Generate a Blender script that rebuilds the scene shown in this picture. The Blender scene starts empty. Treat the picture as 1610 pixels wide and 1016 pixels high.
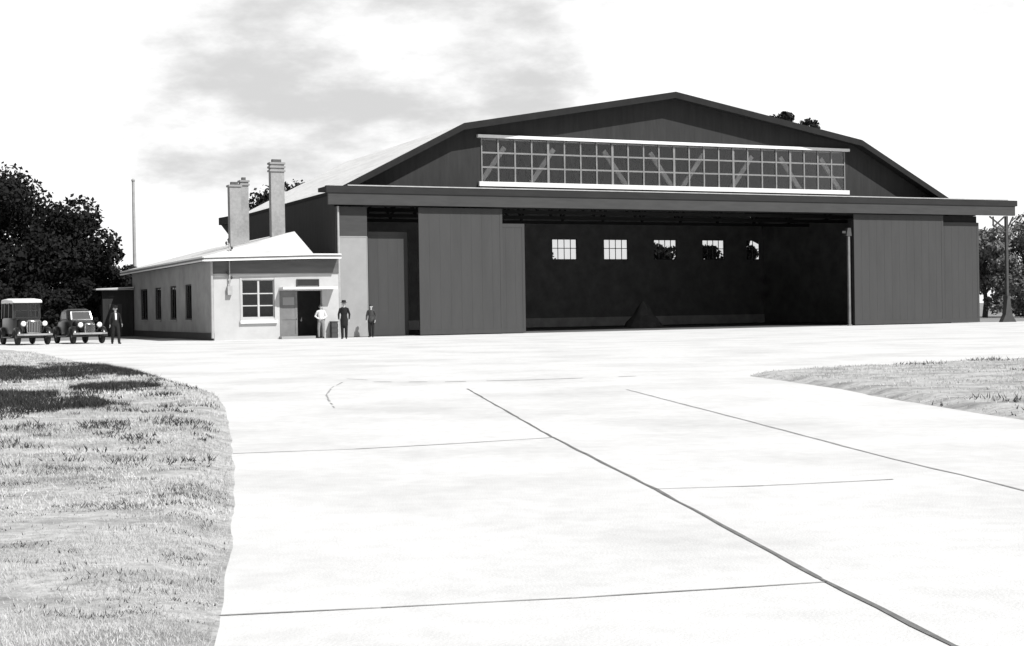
import bpy, bmesh, math, random
import numpy as np
from mathutils import Vector, Matrix

# ------------------------------------------------------------------ camera
FOC, EYE = 2250.0, 1.33                       # focal length in photo pixels, eye height in metres
ROLL, PITCH = math.atan(0.01587), -math.atan(21 / 2250)
scene = bpy.context.scene
C = scene.collection
_r0 = Vector((1, 0, 0)); FWD = Vector((0, math.cos(PITCH), math.sin(PITCH))); _u0 = Vector((0, -math.sin(PITCH), math.cos(PITCH)))
RIGHT = _r0 * math.cos(ROLL) - _u0 * math.sin(ROLL)
UP = _r0 * math.sin(ROLL) + _u0 * math.cos(ROLL)
cam_data = bpy.data.cameras.new('camera')
cam_data.sensor_width = 36.0
cam_data.lens = 36.0 * FOC / 1610.0
cam_data.clip_end = 6000
cam = bpy.data.objects.new('camera', cam_data)
M = Matrix((RIGHT, UP, -FWD)).transposed().to_4x4()
M.translation = Vector((0, 0, EYE))
cam.matrix_world = M
C.objects.link(cam)
scene.camera = cam

# ------------------------------------------------------------------ light and exposure
SUN_EL = math.radians(48)
SUN_DIR = Vector((0.75, -0.66, 0)).normalized() * math.cos(SUN_EL) + Vector((0, 0, math.sin(SUN_EL)))
sun = bpy.data.lights.new('sun', 'SUN')
sun.energy = 4.9; sun.angle = math.radians(0.5); sun.color = (1.0, 0.995, 0.985)
so = bpy.data.objects.new('sun', sun)
so.rotation_euler = (-SUN_DIR).to_track_quat('-Z', 'Y').to_euler()
so.location = (30, -40, 60)
C.objects.link(so)
scene.view_settings.view_transform = 'Standard'
scene.view_settings.look = 'None'
scene.view_settings.exposure = 0.24
scene.view_settings.gamma = 1.0
scene.view_settings.use_curve_mapping = False

world = bpy.data.worlds.new('World'); scene.world = world
world.use_nodes = True
wt = world.node_tree; wn = wt.nodes; wl = wt.links
bg = wn['Background']; bg.inputs[1].default_value = 0.1
sky = wn.new('ShaderNodeTexSky'); sky.sky_type = 'NISHITA'; sky.sun_disc = False
sky.sun_elevation = SUN_EL; sky.sun_rotation = math.atan2(SUN_DIR.x, SUN_DIR.y)
bw = wn.new('ShaderNodeRGBToBW'); wl.new(sky.outputs[0], bw.inputs[0])
tc = wn.new('ShaderNodeTexCoord')
def wmath(op, a, b=None, c=None, clamp=False):
    n = wn.new('ShaderNodeMath'); n.operation = op; n.use_clamp = clamp
    for i, v in enumerate((a, b, c)):
        if v is None: continue
        if isinstance(v, (int, float)): n.inputs[i].default_value = v
        else: wl.new(v, n.inputs[i])
    return n.outputs[0]
sep = wn.new('ShaderNodeSeparateXYZ'); wl.new(tc.outputs['Generated'], sep.inputs[0])
zz = wmath('ADD', wmath('MAXIMUM', sep.outputs[2], 0.0), 0.34)
comb = wn.new('ShaderNodeCombineXYZ')
wl.new(wmath('DIVIDE', sep.outputs[0], zz), comb.inputs[0])
wl.new(wmath('MULTIPLY', wmath('DIVIDE', sep.outputs[1], zz), 1.1), comb.inputs[1])
def wnoise(scale, detail, off, rough=0.55):
    mp = wn.new('ShaderNodeMapping'); mp.inputs['Location'].default_value = off
    wl.new(comb.outputs[0], mp.inputs[0])
    n = wn.new('ShaderNodeTexNoise'); n.inputs['Scale'].default_value = scale
    n.inputs['Detail'].default_value = detail; n.inputs['Roughness'].default_value = rough
    wl.new(mp.outputs[0], n.inputs['Vector']); return n.outputs[0]
def wramp(v, a, b):
    n = wn.new('ShaderNodeMapRange'); n.interpolation_type = 'SMOOTHSTEP'
    wl.new(v, n.inputs[0]); n.inputs[1].default_value = a; n.inputs[2].default_value = b
    return n.outputs[0]
# a bank of thin grey cloud in the north-west part of the sky, bright veil elsewhere near the horizon
ang = wmath('ARCTAN2', sep.outputs[0], sep.outputs[1])
el = wmath('ARCSINE', sep.outputs[2])
da = wmath('DIVIDE', wmath('ADD', ang, 0.095), 0.185)
de = wmath('DIVIDE', wmath('SUBTRACT', el, 0.15), 0.115)
dist = wmath('ADD', wmath('MULTIPLY', da, da), wmath('MULTIPLY', de, de))
bank = wramp(dist, 1.6, 0.0)
grey = wramp(wmath('ADD', wnoise(4.2, 8, (3.1, 1.7, 0), 0.58), wmath('MULTIPLY', bank, 0.30)), 0.59, 0.90)
veil_dir = wramp(wmath('ABSOLUTE', ang), 1.15, 0.62)     # the bright veil lies over the northern horizon; clear sky behind the camera
veil = wmath('MULTIPLY', wramp(sep.outputs[2], 0.52, 0.27), veil_dir)
cloudval = wmath('SUBTRACT', 9.6, wmath('MULTIPLY', grey, 3.7))
mixv = wmath('ADD', wmath('MULTIPLY', cloudval, veil), wmath('MULTIPLY', bw.outputs[0], wmath('SUBTRACT', 1.0, veil)))
wl.new(mixv, bg.inputs[0])

# ------------------------------------------------------------------ helpers
def ray(px, py): return RIGHT * ((px - 805) / FOC) + UP * (-(py - 508) / FOC) + FWD
def at_ground(px, py):
    d = ray(px, py); return Vector((0, 0, EYE)) + d * (-EYE / d.z)
HANGAR = at_ground(580, 530)
ANG = math.atan2(2250, 2250 ** 2 / 1025)
UD = Vector((math.cos(ANG), math.sin(ANG), 0)); VD = Vector((-math.sin(ANG), math.cos(ANG), 0))
def loc(u, v, z=0.0): return Vector((HANGAR.x, HANGAR.y, 0)) + UD * u + VD * v + Vector((0, 0, z))

def mat(name, base, var=0.15, scale=3.0, rough=0.8, stretch=(1, 1, 1), bump=0.0, bscale=20.0, spec=0.3, metal=0.0, stain=0.0, stain_scale=0.4):
    m = bpy.data.materials.new(name); m.use_nodes = True
    nt = m.node_tree; N = nt.nodes; Lk = nt.links
    p = N['Principled BSDF']; p.inputs['Roughness'].default_value = rough
    p.inputs['Specular IOR Level'].default_value = spec; p.inputs['Metallic'].default_value = metal
    t = N.new('ShaderNodeTexCoord'); mp = N.new('ShaderNodeMapping'); mp.inputs['Scale'].default_value = stretch
    Lk.new(t.outputs['Object'], mp.inputs[0])
    n = N.new('ShaderNodeTexNoise'); n.inputs['Scale'].default_value = scale; n.inputs['Detail'].default_value = 6; n.inputs['Roughness'].default_value = 0.65
    Lk.new(mp.outputs[0], n.inputs['Vector'])
    r = N.new('ShaderNodeMapRange'); r.inputs[1].default_value = 0.3; r.inputs[2].default_value = 0.7
    r.inputs[3].default_value = base * (1 - var); r.inputs[4].default_value = base * (1 + var)
    Lk.new(n.outputs[0], r.inputs[0])
    out = r.outputs[0]
    if stain:
        n2 = N.new('ShaderNodeTexNoise'); n2.inputs['Scale'].default_value = stain_scale; n2.inputs['Detail'].default_value = 5; n2.inputs['Roughness'].default_value = 0.6
        Lk.new(mp.outputs[0], n2.inputs['Vector'])
        r2 = N.new('ShaderNodeMapRange'); r2.inputs[1].default_value = 0.45; r2.inputs[2].default_value = 0.7
        r2.inputs[3].default_value = 1.0; r2.inputs[4].default_value = 1 - stain
        Lk.new(n2.outputs[0], r2.inputs[0])
        mu = N.new('ShaderNodeMath'); mu.operation = 'MULTIPLY'; Lk.new(out, mu.inputs[0]); Lk.new(r2.outputs[0], mu.inputs[1]); out = mu.outputs[0]
    Lk.new(out, p.inputs['Base Color'])
    if bump:
        n3 = N.new('ShaderNodeTexNoise'); n3.inputs['Scale'].default_value = bscale; n3.inputs['Detail'].default_value = 4
        Lk.new(mp.outputs[0], n3.inputs['Vector'])
        b = N.new('ShaderNodeBump'); b.inputs['Strength'].default_value = bump; b.inputs['Distance'].default_value = 0.02
        Lk.new(n3.outputs[0], b.inputs['Height']); Lk.new(b.outputs[0], p.inputs['Normal'])
    return m
def glass_mat(name, tint, refl=0.12):
    m = bpy.data.materials.new(name); m.use_nodes = True
    nt = m.node_tree; N = nt.nodes; Lk = nt.links
    N.remove(N['Principled BSDF'])
    tr = N.new('ShaderNodeBsdfTransparent'); tr.inputs[0].default_value = (tint, tint, tint, 1)
    gl = N.new('ShaderNodeBsdfGlossy'); gl.inputs['Roughness'].default_value = 0.03; gl.inputs[0].default_value = (.9, .9, .9, 1)
    fr = N.new('ShaderNodeFresnel'); fr.inputs[0].default_value = 1.45
    mx = N.new('ShaderNodeMixShader')
    Lk.new(fr.outputs[0], mx.inputs[0]); Lk.new(tr.outputs[0], mx.inputs[1]); Lk.new(gl.outputs[0], mx.inputs[2])
    Lk.new(mx.outputs[0], N['Material Output'].inputs[0])
    return m

MAT = dict(
    concrete=mat('pale_concrete', 0.595, 0.07, 5.0, 0.9, bump=0.2, bscale=60, stain=0.20, stain_scale=0.35),
    joint=mat('slab_joint_tar', 0.16, 0.3, 8.0, 0.9),
    joint_thin=mat('slab_joint_worn', 0.30, 0.3, 5.0, 0.9),
    soil=mat('dry_ground', 0.22, 0.3, 1.5, 0.95, bump=0.3),
    turf=mat('dry_turf', 0.44, 0.32, 9.0, 0.95, stretch=(1, 1.6, 1), bump=0.8, bscale=45, stain=0.52, stain_scale=1.1),
    blade=mat('dry_grass_blade', 0.47, 0.4, 1.2, 0.8, spec=0.1),
    weed=mat('dark_weed_leaf', 0.045, 0.5, 2.0, 0.9, spec=0.05),
    gable=mat('dark_timber', 0.027, 0.22, 1.6, 0.85, stretch=(3, 3, 0.35), bump=0.1),
    fascia=mat('grey_timber', 0.050, 0.15, 1.4, 0.85, stretch=(0.5, 3, 3), bump=0.1),
    fascia_dark=mat('dark_grey_timber', 0.022, 0.2, 1.4, 0.85, stretch=(0.5, 3, 3)),
    door=mat('grey_sheet_door', 0.050, 0.05, 1.2, 0.7, stretch=(2.5, 2.5, 0.4), bump=0.05, stain=0.10, stain_scale=0.5),
    roof=mat('pale_roofing', 0.66, 0.12, 2.0, 0.8, stretch=(3, .5, 1), stain=0.15, stain_scale=0.4),
    under=mat('dark_roof_boards', 0.014, 0.25, 2.0, 0.9),
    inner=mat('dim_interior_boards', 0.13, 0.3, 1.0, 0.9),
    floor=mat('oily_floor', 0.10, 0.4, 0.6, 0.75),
    plinth=mat('grey_plinth', 0.35, 0.25, 1.0, 0.9),
    white=mat('white_paint', 0.75, 0.06, 4.0, 0.6),
    mullion=mat('pale_grey_paint', 0.20, 0.15, 3.0, 0.7),
    truss=mat('pale_truss_paint', 0.82, 0.15, 2.0, 0.7),
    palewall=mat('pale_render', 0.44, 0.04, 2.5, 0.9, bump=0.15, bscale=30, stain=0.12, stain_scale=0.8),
    framegrey=mat('window_paint', 0.45, 0.1, 3.0, 0.7), midsteel=mat('worn_steel', 0.15, 0.2, 3.0, 0.6),
    eave_shade=mat('eave_shade_boards', 0.12, 0.15, 2.0, 0.85, stretch=(.4, 1, 3), stain=0.2),  # board colour carries the shadow under the eave
    palepanel=mat('pale_grey_panel', 0.28, 0.05, 2.0, 0.8, stain=0.10, stain_scale=0.6),
    shadewall=mat('shade_toned_render', 0.33, 0.12, 1.4, 0.9, bump=0.15, bscale=30, stain=0.2, stain_scale=0.5),  # pale render darkened in colour to deepen the shade away from the sun
    chimney=mat('pale_chimney_brick', 0.30, 0.15, 6.0, 0.9, bump=0.3, bscale=40, stain=0.25, stain_scale=0.9),
    soot=mat('sooty_brick', 0.10, 0.3, 5.0, 0.95),
    annexroof=mat('white_roofing', 0.56, 0.06, 1.5, 0.8, stain=0.2, stain_scale=0.6),
    darktrim=mat('dark_trim', 0.05, 0.2, 3.0, 0.7),
    greytrim=mat('grey_trim', 0.22, 0.15, 3.0, 0.7),
    greydoor=mat('grey_door_leaf', 0.16, 0.15, 3.0, 0.6),
    steel=mat('grey_steel', 0.055, 0.2, 3.0, 0.55),
    palesteel=mat('pale_steel', 0.36, 0.15, 3.0, 0.6),
    black=mat('black_board', 0.02, 0.2, 4.0, 0.6),
    leaf=mat('dark_foliage', 0.011, 0.55, 0.35, 0.75, spec=0.15),
    leaf_mid=mat('mid_foliage', 0.16, 0.5, 0.35, 0.75, spec=0.15),
    bark=mat('bark', 0.06, 0.3, 5.0, 0.95, stretch=(1, 1, .3), bump=0.5),
    carblack=mat('dark_car_paint', 0.018, 0.25, 2.0, 0.28, spec=0.6),
    carfender=mat('black_fender_paint', 0.012, 0.3, 3.0, 0.3, spec=0.6),
    canvas=mat('pale_canvas', 0.72, 0.08, 4.0, 0.9),
    tyre=mat('tyre_rubber', 0.025, 0.3, 6.0, 0.9),
    rim=mat('wheel_paint', 0.12, 0.2, 5.0, 0.5),
    chrome=mat('nickel_plate', 0.55, 0.05, 4.0, 0.22, metal=0.9),
    lamp=mat('lamp_lens', 0.75, 0.05, 4.0, 0.2, spec=0.6),
    carglass=mat('car_glass', 0.05, 0.1, 2.0, 0.08, spec=0.8),
    skin=mat('skin', 0.42, 0.06, 8.0, 0.6), eye=mat('eye', 0.03, 0.1, 8.0, 0.3), lip=mat('lips', 0.22, 0.1, 8.0, 0.6),
    hair=mat('dark_hair', 0.03, 0.2, 8.0, 0.7),
    shirt=mat('white_shirt', 0.66, 0.08, 8.0, 0.85), trousers=mat('grey_trousers', 0.20, 0.15, 6.0, 0.9),
    darkcloth=mat('dark_cloth', 0.013, 0.3, 6.0, 0.9), midcloth=mat('charcoal_cloth', 0.05, 0.3, 6.0, 0.9), shoe=mat('shoe_leather', 0.02, 0.2, 8.0, 0.5),
    tarp=mat('grey_tarpaulin', 0.07, 0.25, 2.0, 0.9, bump=0.4, bscale=5),
)
MAT['glass'] = glass_mat('window_glass', 0.85)
MAT['gableglass'] = glass_mat('gable_glass', 0.86)
MAT['smokeglass'] = glass_mat('dusty_window_glass', 0.78)

class MB:
    def __init__(s): s.v = []; s.f = []; s.mi = []
    def add(s, vs, fs, mi=0):
        o = len(s.v); s.v += [tuple(p) for p in vs]; s.f += [tuple(i + o for i in f) for f in fs]; s.mi += [mi] * len(fs); return s
    def box(s, x0, x1, y0, y1, z0, z1, mi=0):
        vs = [(x, y, z) for z in (z0, z1) for y in (y0, y1) for x in (x0, x1)]
        return s.add(vs, [(0, 2, 3, 1), (4, 5, 7, 6), (0, 1, 5, 4), (2, 6, 7, 3), (0, 4, 6, 2), (1, 3, 7, 5)], mi)
    def prism(s, prof, y0, y1, axis='y', mi=0):
        """profile of (a, z) points, extruded along y (a = x) or along x (a = y)"""
        n = len(prof)
        P = lambda a, z, t: (a, t, z) if axis == 'y' else (t, a, z)
        vs = [P(a, z, y0) for a, z in prof] + [P(a, z, y1) for a, z in prof]
        fs = [tuple(range(n)), tuple(range(2 * n - 1, n - 1, -1))] + [(i, i + n, (i + 1) % n + n, (i + 1) % n) for i in range(n)]
        return s.add(vs, fs, mi)
    def bar(s, p, q, w, d=None, mi=0):
        p = Vector(p); q = Vector(q); d = d or w; a = (q - p).normalized()
        side = a.cross(Vector((0, 1, 0)) if abs(a.y) < .9 else Vector((1, 0, 0))).normalized() * w / 2; oth = a.cross(side).normalized() * d / 2
        vs = [c + side * i + oth * j for c in (p, q) for i, j in ((-1, -1), (1, -1), (1, 1), (-1, 1))]
        return s.add(vs, [(3, 2, 1, 0), (4, 5, 6, 7)] + [(i, (i + 1) % 4, (i + 1) % 4 + 4, i + 4) for i in range(4)], mi)
    def tube(s, p, q, r0, r1=None, n=10, mi=0):
        p = Vector(p); q = Vector(q); r1 = r0 if r1 is None else r1; a = (q - p).normalized()
        e1 = a.orthogonal().normalized(); e2 = a.cross(e1)
        vs = [c + (e1 * math.cos(t) + e2 * math.sin(t)) * r for c, r in ((p, r0), (q, r1)) for t in [2 * math.pi * k / n for k in range(n)]]
        return s.add(vs, [tuple(range(n - 1, -1, -1)), tuple(range(n, 2 * n))] + [(i, (i + 1) % n, (i + 1) % n + n, i + n) for i in range(n)], mi)
    def ball(s, c, rx, ry=None, rz=None, n=12, m=8, mi=0):
        ry = ry or rx; rz = rz or rx; vs = []; fs = []
        for j in range(m + 1):
            t = math.pi * j / m
            for i in range(n):
                a = 2 * math.pi * i / n
                vs.append((c[0] + rx * math.sin(t) * math.cos(a), c[1] + ry * math.sin(t) * math.sin(a), c[2] - rz * math.cos(t)))
        for j in range(m):
            for i in range(n): fs.append((j * n + i, j * n + (i + 1) % n, (j + 1) * n + (i + 1) % n, (j + 1) * n + i))
        return s.add(vs, fs, mi)
    def lathe(s, prof, c=(0, 0, 0), axis='x', n=20, mi=0):
        """prof of (r, t): radius and offset along the axis"""
        vs = []; m = len(prof)
        for r, t in prof:
            for i in range(n):
                a = 2 * math.pi * i / n; x, y = r * math.cos(a), r * math.sin(a)
                vs.append({'x': (c[0] + t, c[1] + x, c[2] + y), 'y': (c[0] + x, c[1] + t, c[2] + y), 'z': (c[0] + x, c[1] + y, c[2] + t)}[axis])
        fs = [(j * n + i, j * n + (i + 1) % n, (j + 1) * n + (i + 1) % n, (j + 1) * n + i) for j in range(m - 1) for i in range(n)]
        fs += [tuple(range(n)), tuple(range((m - 1) * n, m * n))]
        return s.add(vs, fs, mi)
    def loft(s, secs, mi=0, closed=True):
        n = len(secs[0]); vs = [p for sec in secs for p in sec]
        fs = [(j * n + i, j * n + (i + 1) % n, (j + 1) * n + (i + 1) % n, (j + 1) * n + i) for j in range(len(secs) - 1) for i in range(n if closed else n - 1)]
        if closed: fs += [tuple(range(n - 1, -1, -1)), tuple(range((len(secs) - 1) * n, len(secs) * n))]
        return s.add(vs, fs, mi)
    def build(s, name, m, parent=None, smooth=False, bevel=0.0):
        me = bpy.data.meshes.new(name); me.from_pydata(s.v, [], s.f)
        for k in (m if isinstance(m, (list, tuple)) else [m]): me.materials.append(k)
        me.polygons.foreach_set('material_index', s.mi)
        bm = bmesh.new(); bm.from_mesh(me)
        bmesh.ops.recalc_face_normals(bm, faces=bm.faces)
        bm.to_mesh(me); bm.free()
        if smooth: me.polygons.foreach_set('use_smooth', [True] * len(me.polygons))
        o = bpy.data.objects.new(name, me); C.objects.link(o); o.parent = parent
        if bevel:
            b = o.modifiers.new('bevel', 'BEVEL'); b.width = bevel; b.segments = 2; b.limit_method = 'ANGLE'
        return o
def tag(o, label=None, cat=None, group=None, kind=None):
    for k, v in (('label', label), ('category', cat), ('group', group), ('kind', kind)):
        if v: o[k] = v
    return o
def empty(name, location, rz=0.0):
    o = bpy.data.objects.new(name, None); o.empty_display_size = 0.5
    o.location = location; o.rotation_euler = (0, 0, rz); C.objects.link(o); return o
def copy_tree(o, parent=None):
    c = o.copy(); C.objects.link(c); c.parent = parent
    for ch in list(o.children): copy_tree(ch, c)
    return c
def fast_mesh(name, verts, tri, m, parent=None):
    me = bpy.data.meshes.new(name)
    k = tri.shape[1]
    me.vertices.add(len(verts)); me.vertices.foreach_set('co', np.asarray(verts, dtype=np.float32).ravel())
    me.loops.add(tri.size); me.loops.foreach_set('vertex_index', tri.astype(np.int32).ravel())
    me.polygons.add(len(tri)); me.polygons.foreach_set('loop_start', (np.arange(len(tri)) * k).astype(np.int32))
    me.update(calc_edges=True); me.validate()
    me.materials.append(m)
    o = bpy.data.objects.new(name, me); C.objects.link(o); o.parent = parent; return o

# ------------------------------------------------------------------ ground, apron, joints
g = MB(); S = 2500
g.add([(-S, -S, 0), (S, -S, 0), (S, S, 0), (-S, S, 0)], [(0, 1, 2, 3)])
tag(g.build('ground', MAT['soil']), kind='structure')
ap = MB()
poly = [loc(-45, -95), loc(60, -95), loc(60, 0.9), loc(-1.75, 0.9), loc(-8.4, 0.9), loc(-8.4, 10), loc(-45, 10)]
ap.add([(p.x, p.y, 0.004) for p in poly], [tuple(range(len(poly)))])
apron = tag(ap.build('concrete_apron', MAT['concrete']), kind='structure')
rng = random.Random(5)
def joint(pts, w, m, gaps=0.0, seed=0):
    """a thin tar joint lying on the slab, slightly wandering in line and width"""
    r = random.Random(seed); b = MB()
    P = [at_ground(*p) for p in pts]
    for a, c in zip(P[:-1], P[1:]):
        n = max(2, int((c - a).length / 0.35)); d = (c - a).normalized(); s = Vector((-d.y, d.x, 0))
        prev = None
        for i in range(n + 1):
            q = a.lerp(c, i / n) + s * r.uniform(-.006, .006); ww = w * r.uniform(.6, 1.25) / 2
            cur = (q + s * ww, q - s * ww)
            if prev and r.random() > gaps:
                b.add([(v.x, v.y, 0.008) for v in (prev[0], prev[1], cur[1], cur[0])], [(0, 1, 2, 3)])
            prev = cur
    return tag(b.build('slab_joint', m, apron), kind='structure')
joint([(735, 612), (868, 688), (1030, 770), (1290, 911), (1500, 1018), (1700, 1120)], .030, MAT['joint'], 0.0, 1)
joint([(985, 613), (1200, 669), (1400, 722), (1550, 757), (1640, 781)], .030, MAT['joint_thin'], 0.0, 2)
joint([(366, 714), (560, 707), (690, 700), (868, 689)], .030, MAT['joint_thin'], .12, 3)
joint([(1030, 770), (1200, 765), (1405, 755)], .024, MAT['joint_thin'], .06, 4)
joint([(345, 970), (600, 958), (900, 942), (1300, 917)], .016, MAT['joint_thin'], 0.0, 5)
joint([(560, 601), (700, 601), (830, 598), (1000, 592)], .09, MAT['joint_thin'], .35, 6)
joint([(545, 596), (578, 598)], .05, MAT['joint_thin'], .1, 7)
joint([(542, 600), (522, 610), (513, 622), (518, 632), (526, 642)], .03, MAT['joint_thin'], .1, 8)

# ------------------------------------------------------------------ grass verges
def poly_ground(pts): return np.array([[at_ground(*p).x, at_ground(*p).y] for p in pts])
def rough_edge(P, step=.16, amp=.011, seed=2):
    r = np.random.default_rng(seed); out = []
    for a, c in zip(P, np.roll(P, -1, 0)):
        L = np.linalg.norm(c - a); n = int(min(60, max(1, L / step)))
        for i in range(n): out.append(a + (c - a) * i / n)
    out = np.array(out); nz = r.normal(size=out.shape) * amp
    nz = (nz + np.roll(nz, 1, 0) + np.roll(nz, 2, 0) + np.roll(nz, 3, 0)) / 3      # a gently wandering edge, not a sawtooth
    for _ in range(2): out = (np.roll(out, 1, 0) + 2 * out + np.roll(out, -1, 0)) / 4
    return out + nz
def inside(P, x, y):
    c = np.zeros(x.shape, bool); n = len(P)
    for i in range(n):
        x0, y0 = P[i]; x1, y1 = P[(i + 1) % n]
        k = ((y0 > y) != (y1 > y)); c ^= k & (x < (x1 - x0) * (y - y0) / (y1 - y0 + 1e-12) + x0)
    return c
def edge_dist(P, x, y):
    d = np.full(x.shape, 1e9); n = len(P)
    for i in range(n):
        a = P[i]; b = P[(i + 1) % n]; e = b - a; L2 = e @ e
        t = np.clip(((x - a[0]) * e[0] + (y - a[1]) * e[1]) / L2, 0, 1)
        d = np.minimum(d, np.hypot(x - a[0] - t * e[0], y - a[1] - t * e[1]))
    return d
nr = np.random.default_rng(11)
def vnoise(x, y, s, seed=0):
    r = np.random.default_rng(seed); T = r.random((64, 64))
    x = x / s; y = y / s; xi = np.floor(x).astype(int); yi = np.floor(y).astype(int); fx = x - xi; fy = y - yi
    fx = fx * fx * (3 - 2 * fx); fy = fy * fy * (3 - 2 * fy)
    g = lambda i, j: T[i % 64, j % 64]
    return (g(xi, yi) * (1 - fx) + g(xi + 1, yi) * fx) * (1 - fy) + (g(xi, yi + 1) * (1 - fx) + g(xi + 1, yi + 1) * fx) * fy
def turf_height(P, x, y):
    e = edge_dist(P, x, y)
    s = np.clip(e / 0.35, 0, 1); s = s * s * (3 - 2 * s)
    return s * (0.035 + 0.05 * vnoise(x, y, 1.7, 1) + 0.03 * vnoise(x, y, .5, 2)) + 0.006
LEFT = poly_ground([(0, 551), (60, 557), (130, 573), (200, 585), (262, 600), (300, 608), (330, 617), (346, 627), (358, 655), (366, 705), (369, 770), (361, 870), (347, 970), (338, 1016), (300, 1200), (-900, 1200), (-900, 551)])
RIGHTV = poly_ground([(1165, 590.5), (1300, 583), (1480, 574), (1610, 567), (1900, 557), (2300, 560), (2300, 720), (1800, 690), (1610, 661), (1400, 628), (1290, 608)])
LEFT_EDGE = rough_edge(LEFT[:17]); LEFT, RIGHTV = LEFT_EDGE, rough_edge(RIGHTV, .4, .05, 3)
def verge(P, x0, x1, y0, y1, step):
    xs = np.arange(x0, x1, step); ys = np.arange(y0, y1, step * 1.4)
    X, Y = np.meshgrid(xs, ys); X = X + nr.uniform(-.3, .3, X.shape) * step; Y = Y + nr.uniform(-.3, .3, Y.shape) * step
    ins = inside(P, X, Y); Z = np.where(ins, turf_height(P, X, Y), -0.01)
    h, w = X.shape; idx = np.arange(h * w).reshape(h, w)
    q = np.stack([idx[:-1, :-1], idx[:-1, 1:], idx[1:, 1:], idx[1:, :-1]], -1).reshape(-1, 4)
    keep = ins.ravel()[q].any(1)
    q = q[keep]; used = np.unique(q); mp = np.full(h * w, -1); mp[used] = np.arange(len(used))
    V = np.stack([X.ravel(), Y.ravel(), Z.ravel()], -1)[used]
    for i in np.nonzero(~ins.ravel()[used])[0]:       # draw the outermost ring of points in to the boundary line
        bd = 1e9; x, y = V[i, :2]
        for a, c in zip(P, np.roll(P, -1, 0)):
            e_ = c - a; t_ = min(1, max(0, ((x - a[0]) * e_[0] + (y - a[1]) * e_[1]) / (e_ @ e_))); q_ = a + e_ * t_
            dd = (x - q_[0]) ** 2 + (y - q_[1]) ** 2
            if dd < bd: bd = dd; best = q_
        V[i] = (best[0], best[1], 0.005)
    o = fast_mesh('grass_verge', V, mp[q], MAT['turf'])
    o.data.polygons.foreach_set('use_smooth', [True] * len(o.data.polygons))
    return tag(o, kind='structure')
verge(LEFT, -24, 0, 3.0, 62, 0.13)
verge(RIGHTV, 4, 26, 9, 42, 0.16)
def blades(P, spec, mask=None):
    """spec rows: (x0, x1, y0, y1, count, h0, h1, width)"""
    V = []; n_tot = 0
    for x0, x1, y0, y1, n, h0, h1, w in spec:
        x = nr.uniform(x0, x1, n); y = nr.uniform(y0, y1, n)
        if mask is not None: k = mask(x, y); x = x[k]; y = y[k]
        k = inside(P, x, y); x = x[k]; y = y[k]; n = len(x)
        k = edge_dist(P, x, y) > 0.02
        dens = vnoise(x, y, .45, 7) * .6 + vnoise(x, y, 1.9, 8) * .4
        k &= nr.random(n) < np.clip((dens - .25) * 2.6, .05, 1)
        x = x[k]; y = y[k]; n = len(x)
        h = nr.uniform(h0, h1, n) * (0.6 + .8 * vnoise(x, y, .7, 9)); a = nr.uniform(0, 2 * np.pi, n); l = nr.uniform(.2, 1.0, n) * h; b = nr.uniform(0, 2 * np.pi, n)
        z = turf_height(P, x, y)
        dx = np.cos(a) * w / 2; dy = np.sin(a) * w / 2
        V.append(np.stack([np.stack([x - dx, y - dy, z], -1), np.stack([x + dx, y + dy, z], -1), np.stack([x + np.cos(b) * l, y + np.sin(b) * l, z + h], -1)], 1).reshape(-1, 3))
    V = np.concatenate(V); return V, np.arange(len(V)).reshape(-1, 3)
V, T = blades(LEFT, [(-4, 0, 4.8, 9, 190000, .008, .024, .0035), (-7, -1, 9, 20, 170000, .012, .035, .007), (-18, -2, 20, 50, 90000, .03, .07, .02)])
tag(fast_mesh('grass', V, T, MAT['blade']), 'short pale dry grass on the verge left of the concrete', 'grass', kind='stuff')
V, T = blades(RIGHTV, [(4, 22, 12, 40, 110000, .015, .045, .012)])
tag(fast_mesh('grass', V, T, MAT['blade']), 'short pale dry grass on the wedge of verge at the right', 'grass', kind='stuff')
def blob_mask(blobs):
    G = []
    for px, py, wx, wy in blobs:
        c = at_ground(px, py); l = at_ground(px - wx, py); n = at_ground(px, py + wy); f = at_ground(px, py - wy)
        G.append((c.x, c.y, abs(c.x - l.x), abs(f.y - n.y) / 2))
    def m(x, y):
        r = np.zeros(x.shape, bool); e = vnoise(x, y, .6, 21) * .9 + vnoise(x * .5, y, 2.0, 22) * .5
        for cx, cy, rx, ry in G: r |= ((x - cx - (cy - y) * 0.15) / rx) ** 2 + ((y - cy) / ry) ** 2 < 0.35 + e
        return r
    return m
WL = blob_mask([(20, 594, 150, 10), (160, 588, 90, 7), (230, 594, 45, 4), (40, 648, 130, 12), (-100, 640, 150, 14), (185, 618, 80, 5), (190, 730, 40, 6), (60, 760, 60, 4), (330, 840, 14, 10), (220, 748, 26, 4), (40, 880, 45, 4), (130, 930, 30, 4), (255, 690, 40, 3), (90, 690, 60, 4)])
V, T = blades(LEFT, [(-18, -2, 17, 48, 1100000, .03, .12, .016), (-9, 0, 6, 17, 60000, .015, .04, .008)], WL)
wr_ = random.Random(8)
streaks = [(wr_.uniform(-20, 350), 560 + 440 * wr_.random() ** 1.3, wr_.uniform(8, 45), wr_.uniform(1.0, 3.2)) for _ in range(210)]
V2, T2 = blades(LEFT, [(-14, -1, 12, 40, 220000, .025, .065, .016), (-7, 0, 5, 12, 150000, .010, .028, .006)], blob_mask(streaks))
T = np.concatenate([T, T2 + len(V)]); V = np.concatenate([V, V2])
tag(fast_mesh('weeds', V, T, MAT['weed']), 'dark low weeds in ragged streaks across the pale left verge', 'weeds', kind='stuff')
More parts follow.
